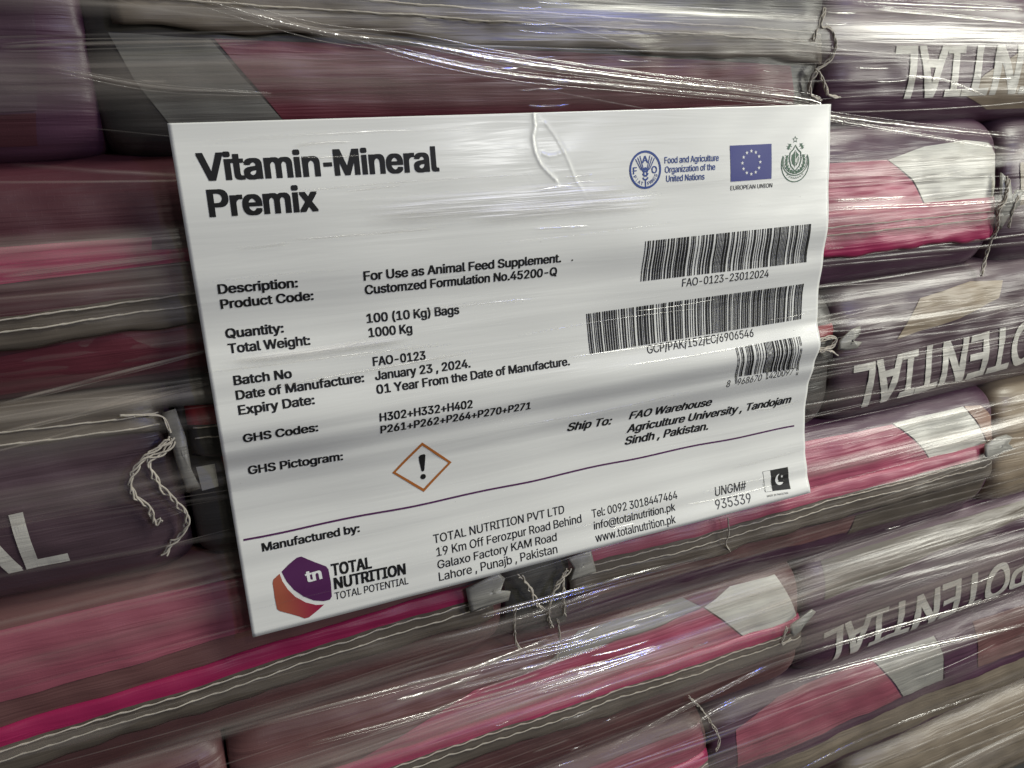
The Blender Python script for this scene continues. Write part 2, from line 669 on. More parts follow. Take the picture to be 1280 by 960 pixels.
def crescent(c, r, shift, r2, n=20):
    """moon between a circle and a shifted smaller circle, opening up and to the right"""
    a = math.radians(-35)
    c2 = (c[0] + shift * math.cos(a), c[1] + shift * math.sin(a))
    cosb = (r * r + shift * shift - r2 * r2) / (2 * r * shift)
    b = math.acos(max(-1, min(1, cosb)))
    outer = [(c[0] + r * math.cos(a + b + (2 * math.pi - 2 * b) * k / n), c[1] + r * math.sin(a + b + (2 * math.pi - 2 * b) * k / n)) for k in range(n + 1)]
    p0 = outer[0]
    p1 = outer[-1]
    t0 = math.atan2(p0[1] - c2[1], p0[0] - c2[0])
    t1 = math.atan2(p1[1] - c2[1], p1[0] - c2[0])
    if t1 < t0:
        t1 += 2 * math.pi
    inner = [(c2[0] + r2 * math.cos(t0 + (t1 - t0) * k / n), c2[1] + r2 * math.sin(t0 + (t1 - t0) * k / n)) for k in range(n + 1)]
    return [[outer[k], outer[k + 1], inner[k + 1], inner[k]] for k in range(n)]


def catmull(pts, per=8):
    out = []
    n = len(pts)
    for i in range(n - 1):
        p0, p1, p2, p3 = pts[max(0, i - 1)], pts[i], pts[i + 1], pts[min(n - 1, i + 2)]
        for k in range(per):
            t = k / per
            out.append(tuple(0.5 * (2 * b + (c - a) * t + (2 * a - 5 * b + 4 * c - d) * t * t + (3 * b - a - 3 * c + d) * t ** 3)
                             for a, b, c, d in zip(p0, p1, p2, p3)))
    out.append(tuple(pts[-1]))
    return out


def tube(verts, faces, path, rad, sides=5):
    """adds a round tube along a path (mm: u, v, d) to verts/faces"""
    base = len(verts)
    n = len(path)
    for i, p in enumerate(path):
        a = Vector(path[max(0, i - 1)])
        b = Vector(path[min(n - 1, i + 1)])
        t = (b - a)
        t = t.normalized() if t.length > 1e-9 else Vector((1, 0, 0))
        ref = Vector((0, 0, 1)) if abs(t.z) < 0.9 else Vector((0, 1, 0))
        x = t.cross(ref).normalized()
        y = t.cross(x)
        r = rad[i] if isinstance(rad, (list, tuple)) else rad
        for k in range(sides):
            q = Vector(p) + x * (r * math.cos(2 * math.pi * k / sides)) + y * (r * math.sin(2 * math.pi * k / sides))
            verts.append(P(*q))
    for i in range(n - 1):
        for k in range(sides):
            k2 = (k + 1) % sides
            faces.append((base + i * sides + k, base + i * sides + k2, base + (i + 1) * sides + k2, base + (i + 1) * sides + k))
    faces.append(tuple(base + k for k in range(sides))[::-1])
    faces.append(tuple(base + (n - 1) * sides + k for k in range(sides)))


# ---------------------------------------------------------------- the bags
LOOK = {   # body material, hem: (v at left end, v at right end, height above stitch, below stitch, upper colour, lower colour)
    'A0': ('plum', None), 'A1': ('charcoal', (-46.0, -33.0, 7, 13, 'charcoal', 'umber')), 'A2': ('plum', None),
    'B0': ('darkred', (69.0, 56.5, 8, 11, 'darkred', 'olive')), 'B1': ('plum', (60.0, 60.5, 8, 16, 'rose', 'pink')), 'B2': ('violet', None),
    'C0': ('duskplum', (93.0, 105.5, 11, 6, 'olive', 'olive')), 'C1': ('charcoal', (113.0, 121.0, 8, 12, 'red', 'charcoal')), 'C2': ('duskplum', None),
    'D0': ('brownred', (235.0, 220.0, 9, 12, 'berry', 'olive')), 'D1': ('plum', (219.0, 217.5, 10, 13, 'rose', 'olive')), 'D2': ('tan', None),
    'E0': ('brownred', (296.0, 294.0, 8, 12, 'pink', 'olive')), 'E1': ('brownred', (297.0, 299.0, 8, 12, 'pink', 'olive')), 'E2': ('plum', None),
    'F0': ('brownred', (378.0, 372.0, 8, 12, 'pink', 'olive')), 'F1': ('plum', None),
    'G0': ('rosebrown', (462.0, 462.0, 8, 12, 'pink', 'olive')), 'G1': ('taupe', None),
}
HEM_FROM, HEM_TO = {'D1': 152.0, 'E1': -12.0, 'A1': -12.0}, {'D0': 110.0}
LABELS = {
    'A0': 'dark plum feed bag above left of the white label, beside the grey striped bag',
    'A1': 'charcoal feed bag with grey stripe and maroon panel just above the white label',
    'A2': 'purple feed bag with topmost upside-down lettering at the upper right corner',
    'B0': 'dark red feed bag with bright pink band left of the label heading',
    'B1': 'rose and white feed bag with pink hem right of the barcodes',
    'B2': 'pale violet feed bag beyond the end of the white and rose bag',
    'C0': 'dusky purple feed bag with pale upright letter L and loose knotted threads',
    'C1': 'charcoal feed bag behind the middle of the label with white and red patches',
    'C2': 'dark purple feed bag with upside-down lettering beside the middle of the label',
    'D0': 'brownish rose feed bag under the lower left corner of the label',
    'D1': 'rose feed bag with white and tan panel off the label’s lower right corner',
    'D2': 'tan feed bag beyond the white hem corner at the right edge',
    'E0': 'brown feed bag at the lower left corner under the long stitched hem',
    'E1': 'shiny feed bag below the label with hot pink ridge and grey and white panels',
    'E2': 'purple feed bag with lowest upside-down lettering at the lower right',
    'F0': 'brown feed bag at the bottom middle with a thread hanging at its end',
    'F1': 'lower right feed bag with rose, silver and olive panels',
    'G0': 'rose brown feed bag half out of view at the very bottom',
    'G1': 'taupe feed bag in the bottom right corner of the stack',
}
GROUP = 'feed bags stacked under the stretch film'


def sgnpow(x, p):
    return math.copysign(abs(x) ** p, x)


def make_bag(bag):
    row, u0, u1 = BAGS[bag]
    look, hem = LOOK[bag]
    root = bpy.data.objects.new('feed_bag', None)
    root.empty_display_size = 0.05
    C.objects.link(root)
    root.location = P((u0 + u1) / 2, ROWS[row][0] + ROWS[row][1], NOSE - DEEP)
    tag(root, LABELS[bag], 'feed bag', GROUP)
    # body: a pillow, its front skin is bag_d()
    verts, faces = [], []
    ends = [0, 0.4, 1.5, 3.5, 6.5, 10.5, 15, 20, 26, 33]
    L = u1 - u0
    us = [u0 + e for e in ends] + [u0 + 33 + (L - 66) * k / 72 for k in range(1, 72)] + [u1 - e for e in reversed(ends)]
    NF, NB = 76, 10
    NA = NF + 1 + NB
    for u in us:
        h = bag_half(bag, u)
        mid = bag_mid(bag, u)
        for k in range(NF + 1):                 # front skin, top to bottom, closest together at the edges
            x = k / NF * 2 - 1
            t = 0.985 * (0.35 * x + 0.65 * math.sin(x * math.pi / 2))
            verts.append(P(u, mid + h * t, bag_d(bag, u, mid + h * t)))
        for k in range(NB):                     # the rest of the sack, deep in the stack
            th = math.pi / 2 + math.pi * (k + 0.5) / NB
            verts.append(P(u, mid + h * sgnpow(math.sin(th), 0.5), NOSE - DEEP * 1.2 + DEEP * 6.0 * sgnpow(math.cos(th), 0.5)))
    for i in range(len(us) - 1):
        for k in range(NA):
            k2 = (k + 1) % NA
            faces.append((i * NA + k, (i + 1) * NA + k, (i + 1) * NA + k2, i * NA + k2))
    faces.append(tuple(range(NA)))
    faces.append(tuple((len(us) - 1) * NA + k for k in range(NA))[::-1])
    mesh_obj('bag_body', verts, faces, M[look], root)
    # sewn hem, folded down over the front
    if hem:
        va, vb, up, lo, m_up, m_lo = hem
        verts, faces, midx = [], [], []
        prof = [0.0, 0.1, 0.22, 0.36, 0.5, 0.62, 0.74, 0.86, 0.94, 1.0]
        lift = [0.5, 1.6, 2.3, 2.2, 2.4, 2.7, 3.0, 3.3, 3.2, 2.6]
        n = 80
        hu0, hu1 = HEM_FROM.get(bag, u0 + 4), HEM_TO.get(bag, u1 - 1.5)
        for i in range(n + 1):
            u = hu0 + (hu1 - hu0) * i / n
            vs = va + (vb - va) * i / n
            w = 1 + 0.08 * wob(u * 0.05, 3.0, u0)
            for s, l in zip(prof, lift):
                v = vs - up + (up + lo) * s * w
                wave = 1.0 * s * wob(u * 0.045, s * 2.0, u0 * 0.3)
                verts.append(P(u, v, bag_d(bag, u, v) + l + wave))
        k = len(prof)
        for i in range(n):
            for j in range(k - 1):
                faces.append((i * k + j, i * k + j + 1, (i + 1) * k + j + 1, (i + 1) * k + j))
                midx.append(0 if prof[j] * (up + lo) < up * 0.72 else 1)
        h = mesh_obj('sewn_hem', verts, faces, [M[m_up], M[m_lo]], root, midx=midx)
        so = h.modifiers.new('thick', 'SOLIDIFY')
        so.thickness = 0.0011
        so.offset = -1
        # two rows of chain stitch
        for row_k, (dv, gap) in enumerate(((0.0, 9.0), (4.2, 9.0))):
            verts, faces = [], []
            u = hu0 + 2
            path, rad = [], []
            ph = random.uniform(0, 9)
            while u < hu1 - 1:
                f = (u - hu0) / (hu1 - hu0)
                vs = va + (vb - va) * f + dv + 0.45 * wob(u * 0.05, row_k * 4.0, u0)
                s = ((u + ph) % gap) / gap
                s_h = min(1.0, (up + (vs - (va + (vb - va) * f))) / (up + lo))
                l = lift[min(len(lift) - 1, int(s_h * (len(lift) - 1)))] + 1.0 * s_h * wob(u * 0.045, s_h * 2.0, u0 * 0.3)
                path.append((u, vs + 0.07 * math.sin(2 * math.pi * s), bag_d(bag, u, vs) + l + 0.25 + 0.5 * math.sin(math.pi * s)))
                rad.append(0.33 + (0.16 if s < 0.2 else 0.0) + 0.05 * wob(u * 0.7, 1.0))
                u += 1.5
            tube(verts, faces, path, rad)
            mesh_obj('stitching', verts, faces, THREAD, h)
    return root


bags = {b: make_bag(b) for b in BAGS}

# printed panels of the sacks, plus one dark panel for a shaded gap
PANELS = [
    ('A1', 'stripe', 'dimgrey', [(-14, -31.0), (18.5, -28.8), (27.5, -16.4), (42.0, 0.5), (1.2, 0.0), (-8.0, -14.8)]),
    ('A1', 'field', 'maroon', [(20.0, -28.8), (136, -26.0), (283, -19.0), (287, -2.0), (288.0, 3.0), (44.0, 3.0), (29.2, -16.4)]),
    ('A2', 'swoosh', 'tan', [(405.0, -4.0), (418, -14), (446.0, -27.5), (520, -34), (560, -10), (540, 4.0), (430, 4.0)]),
    ('A0', 'field', 'violet', [(-90, -44), (-34.0, -43.8), (-36.0, -26.5), (-40.2, -6.4), (-96, -4.0)]),
    ('A0', 'lower field', 'darkred', [(-110, -3.5), (-40.7, -5.5), (-42.9, 4.8), (-110, 4.8)]),
    ('B0', 'band', 'berry', [(-130, 37.8), (-40.3, 38.1), (-11.6, 38.5), (-12.5, 43.2), (30, 44.2), (30, 48), (-2, 48.4), (-64.4, 50.6), (-130, 52)]),
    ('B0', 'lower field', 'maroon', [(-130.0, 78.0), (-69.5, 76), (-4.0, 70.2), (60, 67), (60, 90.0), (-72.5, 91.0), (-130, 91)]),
    ('B1', 'field', 'rose', [(230, 27.7), (349.7, 28.0), (360, 33.2), (368.6, 39.5), (376, 47.2), (382, 56.5), (230, 55.0)]),
    ('B1', 'swoosh', 'white', [(350.8, 28.1), (377.7, 22.4), (408.7, 20.0), (428.7, 22.3), (437.5, 30), (438.6, 44), (436.5, 58.7), (383.2, 56.3), (377, 46.9), (369.8, 39.1), (361, 33.0)]),
    ('C2', 'swoosh', 'tan', [(384.0, 106.3), (425.4, 101.0), (454.2, 103.4), (449.2, 113.4), (416.3, 121.9), (366.7, 128.0), (376, 117)]),
    ('B2', 'field', 'taupe', [(455, 34.5), (480, 31.9), (486, 56.9), (457, 59)]),
    ('C1', 'edge', 'red', [(-2.5, 107.9), (2.1, 107.4), (6.0, 137.7), (0.5, 138.4)]),
    ('C1', 'square', 'white', [(-10.6, 130.6), (-3.4, 129.6), (-3.4, 139.4), (-9.8, 140.6)]),
    ('D0', 'field', 'rosebrown', [(-130, 183.0), (-54.1, 182.2), (-4.7, 183.3), (60, 184), (100, 190), (106, 206), (-1.6, 206.7), (-50.9, 208.7), (-130, 212)]),
    ('D1', 'end', 'gapshade', [(119, 180), (151, 180), (151, 250), (119, 250)]),  # gap between two bags, filled; its darkness is put into this colour
    ('D1', 'field', 'rose', [(152, 181), (308.9, 180.8), (372.9, 181.9), (381, 187.6), (388.5, 193.6), (397, 202.2), (405.8, 212.9), (152, 210.0)]),
    ('D1', 'swoosh', 'white', [(374.0, 181.6), (433.2, 180.8), (441.0, 191.0), (450, 203), (456.4, 214.5), (406.9, 213.0), (398.2, 202.0), (389.6, 193.2), (382, 187.2)]),
    ('D1', 'corner', 'blushtan', [(434.2, 180.9), (448, 182.5), (459, 192), (459.6, 212), (457.4, 214.3), (451, 202.6), (442.0, 190.7)]),
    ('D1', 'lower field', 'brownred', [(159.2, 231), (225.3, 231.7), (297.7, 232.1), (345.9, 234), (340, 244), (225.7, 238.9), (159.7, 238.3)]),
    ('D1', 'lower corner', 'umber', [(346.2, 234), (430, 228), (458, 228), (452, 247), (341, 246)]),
    ('E2', 'upper field', 'umber', [(327, 262.6), (531.3, 261.5), (560.2, 270.8), (412, 277.4), (360.6, 283.1), (324, 285)]),
    ('E2', 'swoosh', 'violet', [(362.2, 284.8), (409.5, 278.8), (502.2, 271.9), (560.3, 273.9), (520, 285), (428.3, 295.2), (350.9, 297.7)]),
    ('E1', 'stripe', 'grey', [(160.3, 260.6), (226.2, 259.3), (236.1, 265.9), (205.9, 268.5), (168.4, 269.9), (140, 270.5)]),
    ('E1', 'field', 'rose', [(98, 272.4), (169.6, 270.6), (206, 269.0), (237, 266.5), (248, 276.6), (262.9, 291.8), (174.1, 291.6), (30, 291.1)]),
    ('E1', 'chestnut', 'maroon', [(227.6, 260.2), (252, 260.1), (243, 264.4), (236.8, 265.6)]),
    ('E1', 'swoosh', 'white', [(238.0, 266.4), (258.1, 260.5), (290.4, 261.4), (297, 275), (305.9, 292.8), (264.1, 291.9), (249.5, 276.6)]),
    ('E0', 'field', 'darkred', [(-118.3, 264), (-31, 266), (-28, 284), (-113.6, 284)]),
    ('F0', 'field', 'rosebrown', [(129.4, 347.0), (238, 346.1), (240, 366.1), (118.8, 366.0)]),
    ('F1', 'field', 'rosebrown', [(260.6, 355.9), (295.8, 347.3), (373.3, 346.1), (379, 353.6), (386.0, 362.7), (398.5, 380.4), (311.7, 383.9), (262.7, 384.1)]),
    ('F1', 'swoosh', 'silver', [(374.1, 346.0), (430.3, 346.0), (434, 358), (437.1, 380.0), (400.1, 380.4), (387.3, 362.3)]),
    ('F1', 'band', 'plum', [(431.5, 346.0), (466.0, 346.0), (469.8, 380.5), (438.6, 380.0)]),
    ('F1', 'corner', 'brownred', [(467.8, 346.0), (556.4, 346.6), (560, 383.5), (471.3, 380.5)]),
    ('F1', 'lower field', 'taupe', [(262.7, 392), (401.3, 387.0), (560.7, 389.0), (560, 412), (262.7, 412)]),
]

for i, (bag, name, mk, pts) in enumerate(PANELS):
    drape('bag_panel', [(pts, 0, 0)], M[mk], (lambda b: lambda u, v: bag_d(b, u, v))(bag), bags[bag], off=0.26 + 0.05 * (i % 4), su=4, sv=2)

# the pale lettering along the bags, most of it upside down
for bag, text, a, b, size in (
        ('A2', 'POTENTIAL', (530, -29.5), (348.5, -27.5), 24.5), ('C2', 'POTENTIAL', (506, 130.5), (335.0, 139.5), 27.5),
        ('E2', 'POTENTIAL', (512, 300.0), (324.5, 308.0), 27), ('C0', 'POTENTIAL', (-228, 163.0), (-60.5, 157.5), 23)):
    write('lettering', [(text, a[0], a[1], b[0], b[1], size, 0.022, 0.0)], M['letter'],
          (lambda g: lambda u, v: bag_d(g, u, v))(bag), bags[bag], off=0.46, su=4, sv=2)

# loose thread ends: chain-stitch tails of two twisted strands
THREADS = {
    'a_tail': [(289.2, -29.3), (295.2, -43.4), (293.1, -35.6), (299.1, -34.3), (303.3, -27.7), (301.7, -20.8), (295.5, -16.3)],
    'a_leg1': [(295.5, -16.3), (293.2, -10.3), (295.7, -5.6), (302.1, -2.9)],
    'a_leg2': [(296.5, -16.3), (302.8, -10.2), (306.4, -5.4), (314.2, -3.8)],
    'c0_loop': [(-16.9, 114.1), (-23.0, 117.3), (-28.3, 120.3), (-33.6, 127.4), (-33.5, 134.4), (-29.8, 140.9), (-28.9, 149.0), (-26.1, 147.7)],
    'c0_loop2': [(-16.8, 115.4), (-20.5, 119.0), (-26.1, 120.7), (-25.9, 126.3), (-23.5, 133.8), (-19.3, 141.7), (-17.2, 149.3), (-19.8, 156.6), (-24.3, 160.1), (-28.1, 164.8)],
    'c0_pull': [(-33.3, 103.3), (-20.6, 105.3), (-18.0, 108.7), (-17.1, 112.3)],
    'b1': [(437.6, 42.1), (435.1, 54.3), (431.3, 59.5), (436.1, 70.3), (435.6, 77.4), (435.9, 86.9), (432.2, 98.3)],
    'b1b': [(446.2, 52.8), (443.1, 59.4), (446.3, 71.2)],
    'c1': [(300.6, 119.4), (307.4, 117.8), (314.1, 119.5), (310.9, 123.5), (302.1, 124.0)],
    'c1b': [(302.1, 124.9), (308.9, 125.0), (316.2, 128.8)],
    'd0a': [(123.0, 210.6), (127.4, 217.9), (130.9, 228.5), (135.7, 233.9)],
    'd0b': [(120.2, 227.6), (120.2, 238.4), (122.4, 253.0), (125.0, 257.4)],
    'd1a': [(149.5, 214.1), (143.9, 219.6), (139.6, 226.3), (139.0, 239.6), (141.9, 249.2)],
    'd1b': [(146.2, 216.6), (145.9, 228.3), (148.6, 243.3)],
    'd1c': [(145.1, 244.8), (146.6, 258.4), (143.7, 268.7)],
    'stray': [(245.3, 208.8), (246.2, 218.6), (245.1, 224.5), (250.1, 231.6)],
    'f0': [(224.5, 317.9), (236.1, 333.3), (242.8, 344.9), (246.6, 355.5), (243.1, 361.3)],
    'e1': [(289.8, 289.7), (286.2, 299.3), (293.2, 298.7)],
}
for bag, key, rad, hel in (
        ('A1', 'a_tail', 0.55, 0.9), ('A1', 'a_leg1', 0.7, 1.1), ('A1', 'a_leg2', 0.7, 1.1), ('C0', 'c0_loop', 0.6, 1.05), ('C0', 'c0_loop2', 0.6, 1.2),
        ('C0', 'c0_pull', 0.4, 0.4), ('B1', 'b1', 0.6, 1.2), ('B1', 'b1b', 0.55, 0.8), ('C1', 'c1', 0.6, 1.0), ('C1', 'c1b', 0.6, 0.9),
        ('D0', 'd0a', 0.6, 1.3), ('D0', 'd0b', 0.4, 0.7), ('D1', 'd1a', 0.6, 1.2), ('D1', 'd1b', 0.6, 1.1), ('D1', 'd1c', 0.35, 0.6),
        ('D1', 'stray', 0.38, 0.3), ('F0', 'f0', 0.35, 0.9), ('E1', 'e1', 0.5, 0.8)):
    pts = THREADS[key]
    path = catmull([(u, v, film_d(u, v) + 0.2) for u, v in pts], 14)
    verts, faces = [], []
    for s in (0, 1, 2):
        q = []
        dist = 0.0
        for i, p in enumerate(path):
            if i:
                dist += (Vector(p) - Vector(path[i - 1])).length
            a = dist / 6.5 * math.pi + s * 2.1
            loop = 1 + 0.5 * math.sin(dist / 4.5 * math.pi + s)
            w = wob(dist * 0.21, s * 1.3, len(key) + pts[0][0])
            q.append((p[0] + hel * (0.62 * loop * math.cos(a) + 0.55 * w), p[1] + hel * (0.5 * loop * math.sin(a + 0.5) - 0.4 * w), p[2] + 0.45 * hel * math.sin(a)))
        tube(verts, faces, q, rad * 0.68)
    mesh_obj('thread_tail', verts, faces, THREAD, bags[bag])


# crumpled hem corners that stick out at the bag ends
def hem_corner(bag, outline, mk, fold=0.7):
    verts, faces = [], []
    n = len(outline)
    cu = sum(p[0] for p in outline) / n
    cv = sum(p[1] for p in outline) / n
    rings = 5
    for r in range(rings + 1):
        s = r / rings
        for k, (u, v) in enumerate(outline):
            uu, vv = cu + (u - cu) * s, cv + (v - cv) * s
            verts.append(P(uu, vv, film_d(uu, vv) - 0.6 + fold * (1 - s * s) + 0.4 * math.sin(k * 2.1 + r) * s))
    for r in range(rings):
        for k in range(n):
            k2 = (k + 1) % n
            faces.append((r * n + k, r * n + k2, (r + 1) * n + k2, (r + 1) * n + k))
    o = mesh_obj('hem_corner', verts, faces, M[mk], bags[bag])
    so = o.modifiers.new('thick', 'SOLIDIFY')
    so.thickness = 0.001
    so.offset = -1


for bag, outline, mk in (
        ('E1', [(294, 290), (303, 286.5), (310, 284.5), (313, 287), (306, 290.5), (300, 296), (296, 299), (293, 295)], 'silver'),
        ('D1', [(446, 206), (456, 203), (465, 203), (471, 206), (466, 209), (471, 213), (462, 214), (452, 217), (444, 214)], 'silver'),
        ('C1', [(318, 121), (326, 116), (333, 115), (333, 119), (326, 123), (334, 124), (331, 127.5), (322, 127), (317, 126)], 'silver'),
        ('B1', [(434, 39), (440, 44), (442, 54), (446, 49), (452, 50), (449, 58), (444, 64), (441, 72), (436, 68), (433, 54)], 'silver'),
        ('D0', [(96, 211), (104, 209), (113, 207), (116, 211), (113, 216), (118, 218), (117, 223), (106, 223), (97, 224)], 'silver'),
        ('D1', [(150, 209), (157, 208), (163, 208), (164, 214), (165, 220), (156, 221), (150, 222), (153, 215)], 'silver'),
        ('C0', [(-19, 105), (-14, 104), (-12, 115), (-12, 128), (-10, 137), (-15, 138), (-17, 124)], 'grey')):
    hem_corner(bag, outline, mk)


# ---------------------------------------------------------------- the stretch film behind the label
class Ribbons:
    def __init__(self):
        self.v, self.f, self.uv, self.pull = [], [], [], []

    def add(self, path, width, pull, bulge, surf, lift=0.0, cross=4):
        base = len(self.v)
        n = len(path)
        for i, (u, v) in enumerate(path):
            a, b = path[max(0, i - 1)], path[min(n - 1, i + 1)]
            q = math.hypot(b[0] - a[0], b[1] - a[1]) or 1
            nx, ny = -(b[1] - a[1]) / q, (b[0] - a[0]) / q
            for k in range(cross + 1):
                s = k / cross * 2 - 1
                uu, vv = u + nx * s * width / 2, v + ny * s * width / 2
                self.v.append(P(uu, vv, surf(uu, vv) + lift + bulge * (1 - s * s)))
                self.uv.append((i / (n - 1), k / cross))
                self.pull.append(pull)
        for i in range(n - 1):
            for k in range(cross):
                c = cross + 1
                self.f.append((base + i * c + k, base + i * c + k + 1, base + (i + 1) * c + k + 1, base + (i + 1) * c + k))

    def build(self, name, material, parent=None):
        o = mesh_obj(name, self.v, self.f, material, parent)
        me = o.data
        uvl = me.uv_layers.new(name="UVMap")
        at = me.attributes.new("pull", 'FLOAT', 'POINT')
        at.data.foreach_set('value', self.pull)
        for lp in me.loops:
            uvl.data[lp.index].uv = self.uv[lp.vertex_index]
        return o


def straight(u, v, length, slope, bend, n=16):
    return [(u + length * (k / n - 0.5), v + slope * length * (k / n - 0.5) + bend * math.sin(math.pi * k / n)) for k in range(n + 1)]


film = Ribbons()
rng = random.Random(11)
for k in range(270):
    u = rng.uniform(-130, 560)
    v = rng.uniform(-60, 480)
    ln = rng.uniform(60, 420)
    slope = rng.gauss(0.05, 0.05) if v < 20 and u < 300 else rng.gauss(0.0, 0.035)
    w = rng.choice((0.6, 0.9, 1.2, 1.6, 2.2, 3.0))
    film.add(straight(u, v, ln, slope, rng.uniform(-4, 4)), w, rng.uniform(0.10, 0.50) * (1.0 if w < 2 else 0.7), min(0.6, w * 0.26), film_d,
             lift=rng.uniform(-0.6, 0.6))
for k in range(112):
    u = rng.uniform(-130, 560)
    v = rng.uniform(-60, 480)
    film.add(straight(u, v, rng.uniform(160, 420), rng.gauss(0, 0.03), rng.uniform(-4, 4)), rng.uniform(6, 18), rng.uniform(0.16, 0.44), 1.2, film_d,
             lift=rng.uniform(-1.6, -0.6), cross=8)
for k in range(14):      # wide slack folds that run across the wrap at a slant
    v = rng.choice((rng.uniform(-40, 0), rng.uniform(215, 420)))
    film.add(straight(rng.uniform(0, 480), v, rng.uniform(220, 420), rng.uniform(-0.04, 0.13), rng.uniform(-5, 5)), rng.uniform(16, 32), rng.uniform(0.12, 0.24), 1.5, film_d,
             lift=-1.8, cross=10)
film_obj = film.build('stretch_film', FILM)
tag(film_obj, 'clear stretch film pulled tight in milky streaks around the stacked bags', 'stretch film')

# thick roped folds of the film
ROPES = {
    'r1': [(12.0, -41.8), (55.4, -30.5), (93.1, -26.4), (133.7, -19.6), (196.2, -12.5), (294.9, -2.8), (312.1, 5.1), (456.2, 20.5)],
    'r2': [(37.6, -35.6), (93.0, -22.0), (134.0, -14.9), (196.8, -9.3), (290.4, -0.7), (311.2, 6.6), (454.4, 28.6)],
    'r3': [(106.1, -24.8), (179.4, -15.8), (291.8, -5.0)],
    'r4': [(101.8, 226.1), (144.5, 226.9), (242.9, 230.0)],
    'r4b': [(77.9, 234.3), (119.1, 235.9), (172.9, 232.8), (234.0, 236.0)],
    'r5': [(-4.7, 255.3), (85.7, 259.0), (146.7, 263.5), (194.9, 263.6)],
    'r6': [(84.7, 267.0), (118.8, 269.3), (174.3, 269.0)],
    'r7': [(14.2, 271.1), (117.5, 275.9), (163.3, 276.4)],
    'r8': [(173.8, 337.0), (247.2, 320.8), (311.0, 315.7), (512.3, 329.7)],
    'r9': [(226.9, 342.9), (285.5, 335.9), (514.1, 358.1)],
    'r10': [(-46.1, -25.0), (-17.9, -26.2), (36.5, -27.2)],
    'r11': [(-33.7, -19.1), (-0.5, -12.5), (37.5, -9.8)],
    'r12': [(-60.5, 48.0), (-0.4, 45.4)],
    'r13': [(-71.0, 93.1), (1.7, 83.3)],
    'r14': [(-72.4, 102.6), (-0.3, 96.2)],
    'r15': [(306.1, 50.7), (374.8, 53.8), (427.9, 54.8)],
    'r16': [(306.0, 45.9), (356.4, 47.5)],
    'r17': [(325.2, -43.5), (434.5, -38.5)],
    'r18': [(310.5, -46.9), (435.1, -45.9)],
    'r19': [(354.4, -13.4), (384.2, -11.2), (418.7, -2.8)],
    'r20': [(310.4, 401.7), (396.3, 394.3), (524.9, 409.6)],
}
ROPE_LOOK = {'r1': (3.4, 1.0), 'r2': (2.4, 0.7), 'r3': (1.4, 0.6), 'r4': (2.6, 0.8), 'r5': (2.0, 0.8), 'r8': (3.0, 0.7), 'r9': (2.2, 0.6)}
for key, pts in ROPES.items():
    w, pull = ROPE_LOOK.get(key, (1.6, 0.6))
    r = Ribbons()
    path = [(u, v) for u, v in catmull(pts, 10)]
    r.add(path, w, pull, w * 0.4, film_d, lift=0.5, cross=6)
    for k in range(3):
        off = rng.uniform(-w, w) * 1.2
        r.add([(u, v + off * (0.4 + 0.6 * math.sin(0.3 + 3.0 * i / len(path)))) for i, (u, v) in enumerate(path)], 0.6, pull * 0.8, 0.25, film_d, lift=0.9)
    r.build('film_fold', FOLD, film_obj)

# short tight wrinkles in the film
r = Ribbons()
for k in range(46):
    u = rng.gauss(146, 9) if k % 2 else rng.uniform(-40, 470)
    v = rng.choice((rng.uniform(-46, -3), rng.uniform(226, 345)))
    r.add(straight(u, v, rng.uniform(8, 26), rng.gauss(0.0, 0.03), 0.4, n=8), rng.uniform(0.9, 2.2), rng.uniform(0.2, 0.6), 0.5, film_d, lift=0.8)
for k in range(18):
    u, v = rng.uniform(50, 185), rng.uniform(258, 286)
    r.add(straight(u, v, rng.uniform(20, 80), rng.gauss(0.0, 0.03), 0.6, n=10), rng.uniform(1.2, 3.4), rng.uniform(0.4, 1.0), 0.9, film_d, lift=0.6)
r.build('film_fold', FOLD, film_obj)

# ---------------------------------------------------------------- the shipping label
verts, faces = [], []
gu = [1.5 * i for i in range(90)] + [133.5 + 0.45 * i for i in range(1, 70)] + [165.0 + 1.5 * i for i in range(89)]
gv = [0.6 * i for i in range(66)] + [39.6 + 1.5 * i for i in range(1, 109) if 39.6 + 1.5 * i < LH - 0.3] + [LH]
for u in gu:
    for v in gv:
        verts.append(P(u, v, label_d(u, v)))
c = len(gv)
for i in range(len(gu) - 1):
    for j in range(c - 1):
        faces.append((i * c + j, i * c + j + 1, (i + 1) * c + j + 1, (i + 1) * c + j))
label = bpy.data.objects.new('shipping_label', bpy.data.meshes.new('shipping_label'))
C.objects.link(label)
label.location = P(LW / 2, LH, 0)
me = label.data
me.from_pydata([tuple(Vector(v) - label.location) for v in verts], [], faces)
me.polygons.foreach_set('use_smooth', [True] * len(me.polygons))
me.materials.append(PAPER)
so = label.modifiers.new('thick', 'SOLIDIFY')
so.thickness = 0.0002
so.offset = -1
tag(label, 'white printed paper shipping label in front of the wrapped bags', 'label')

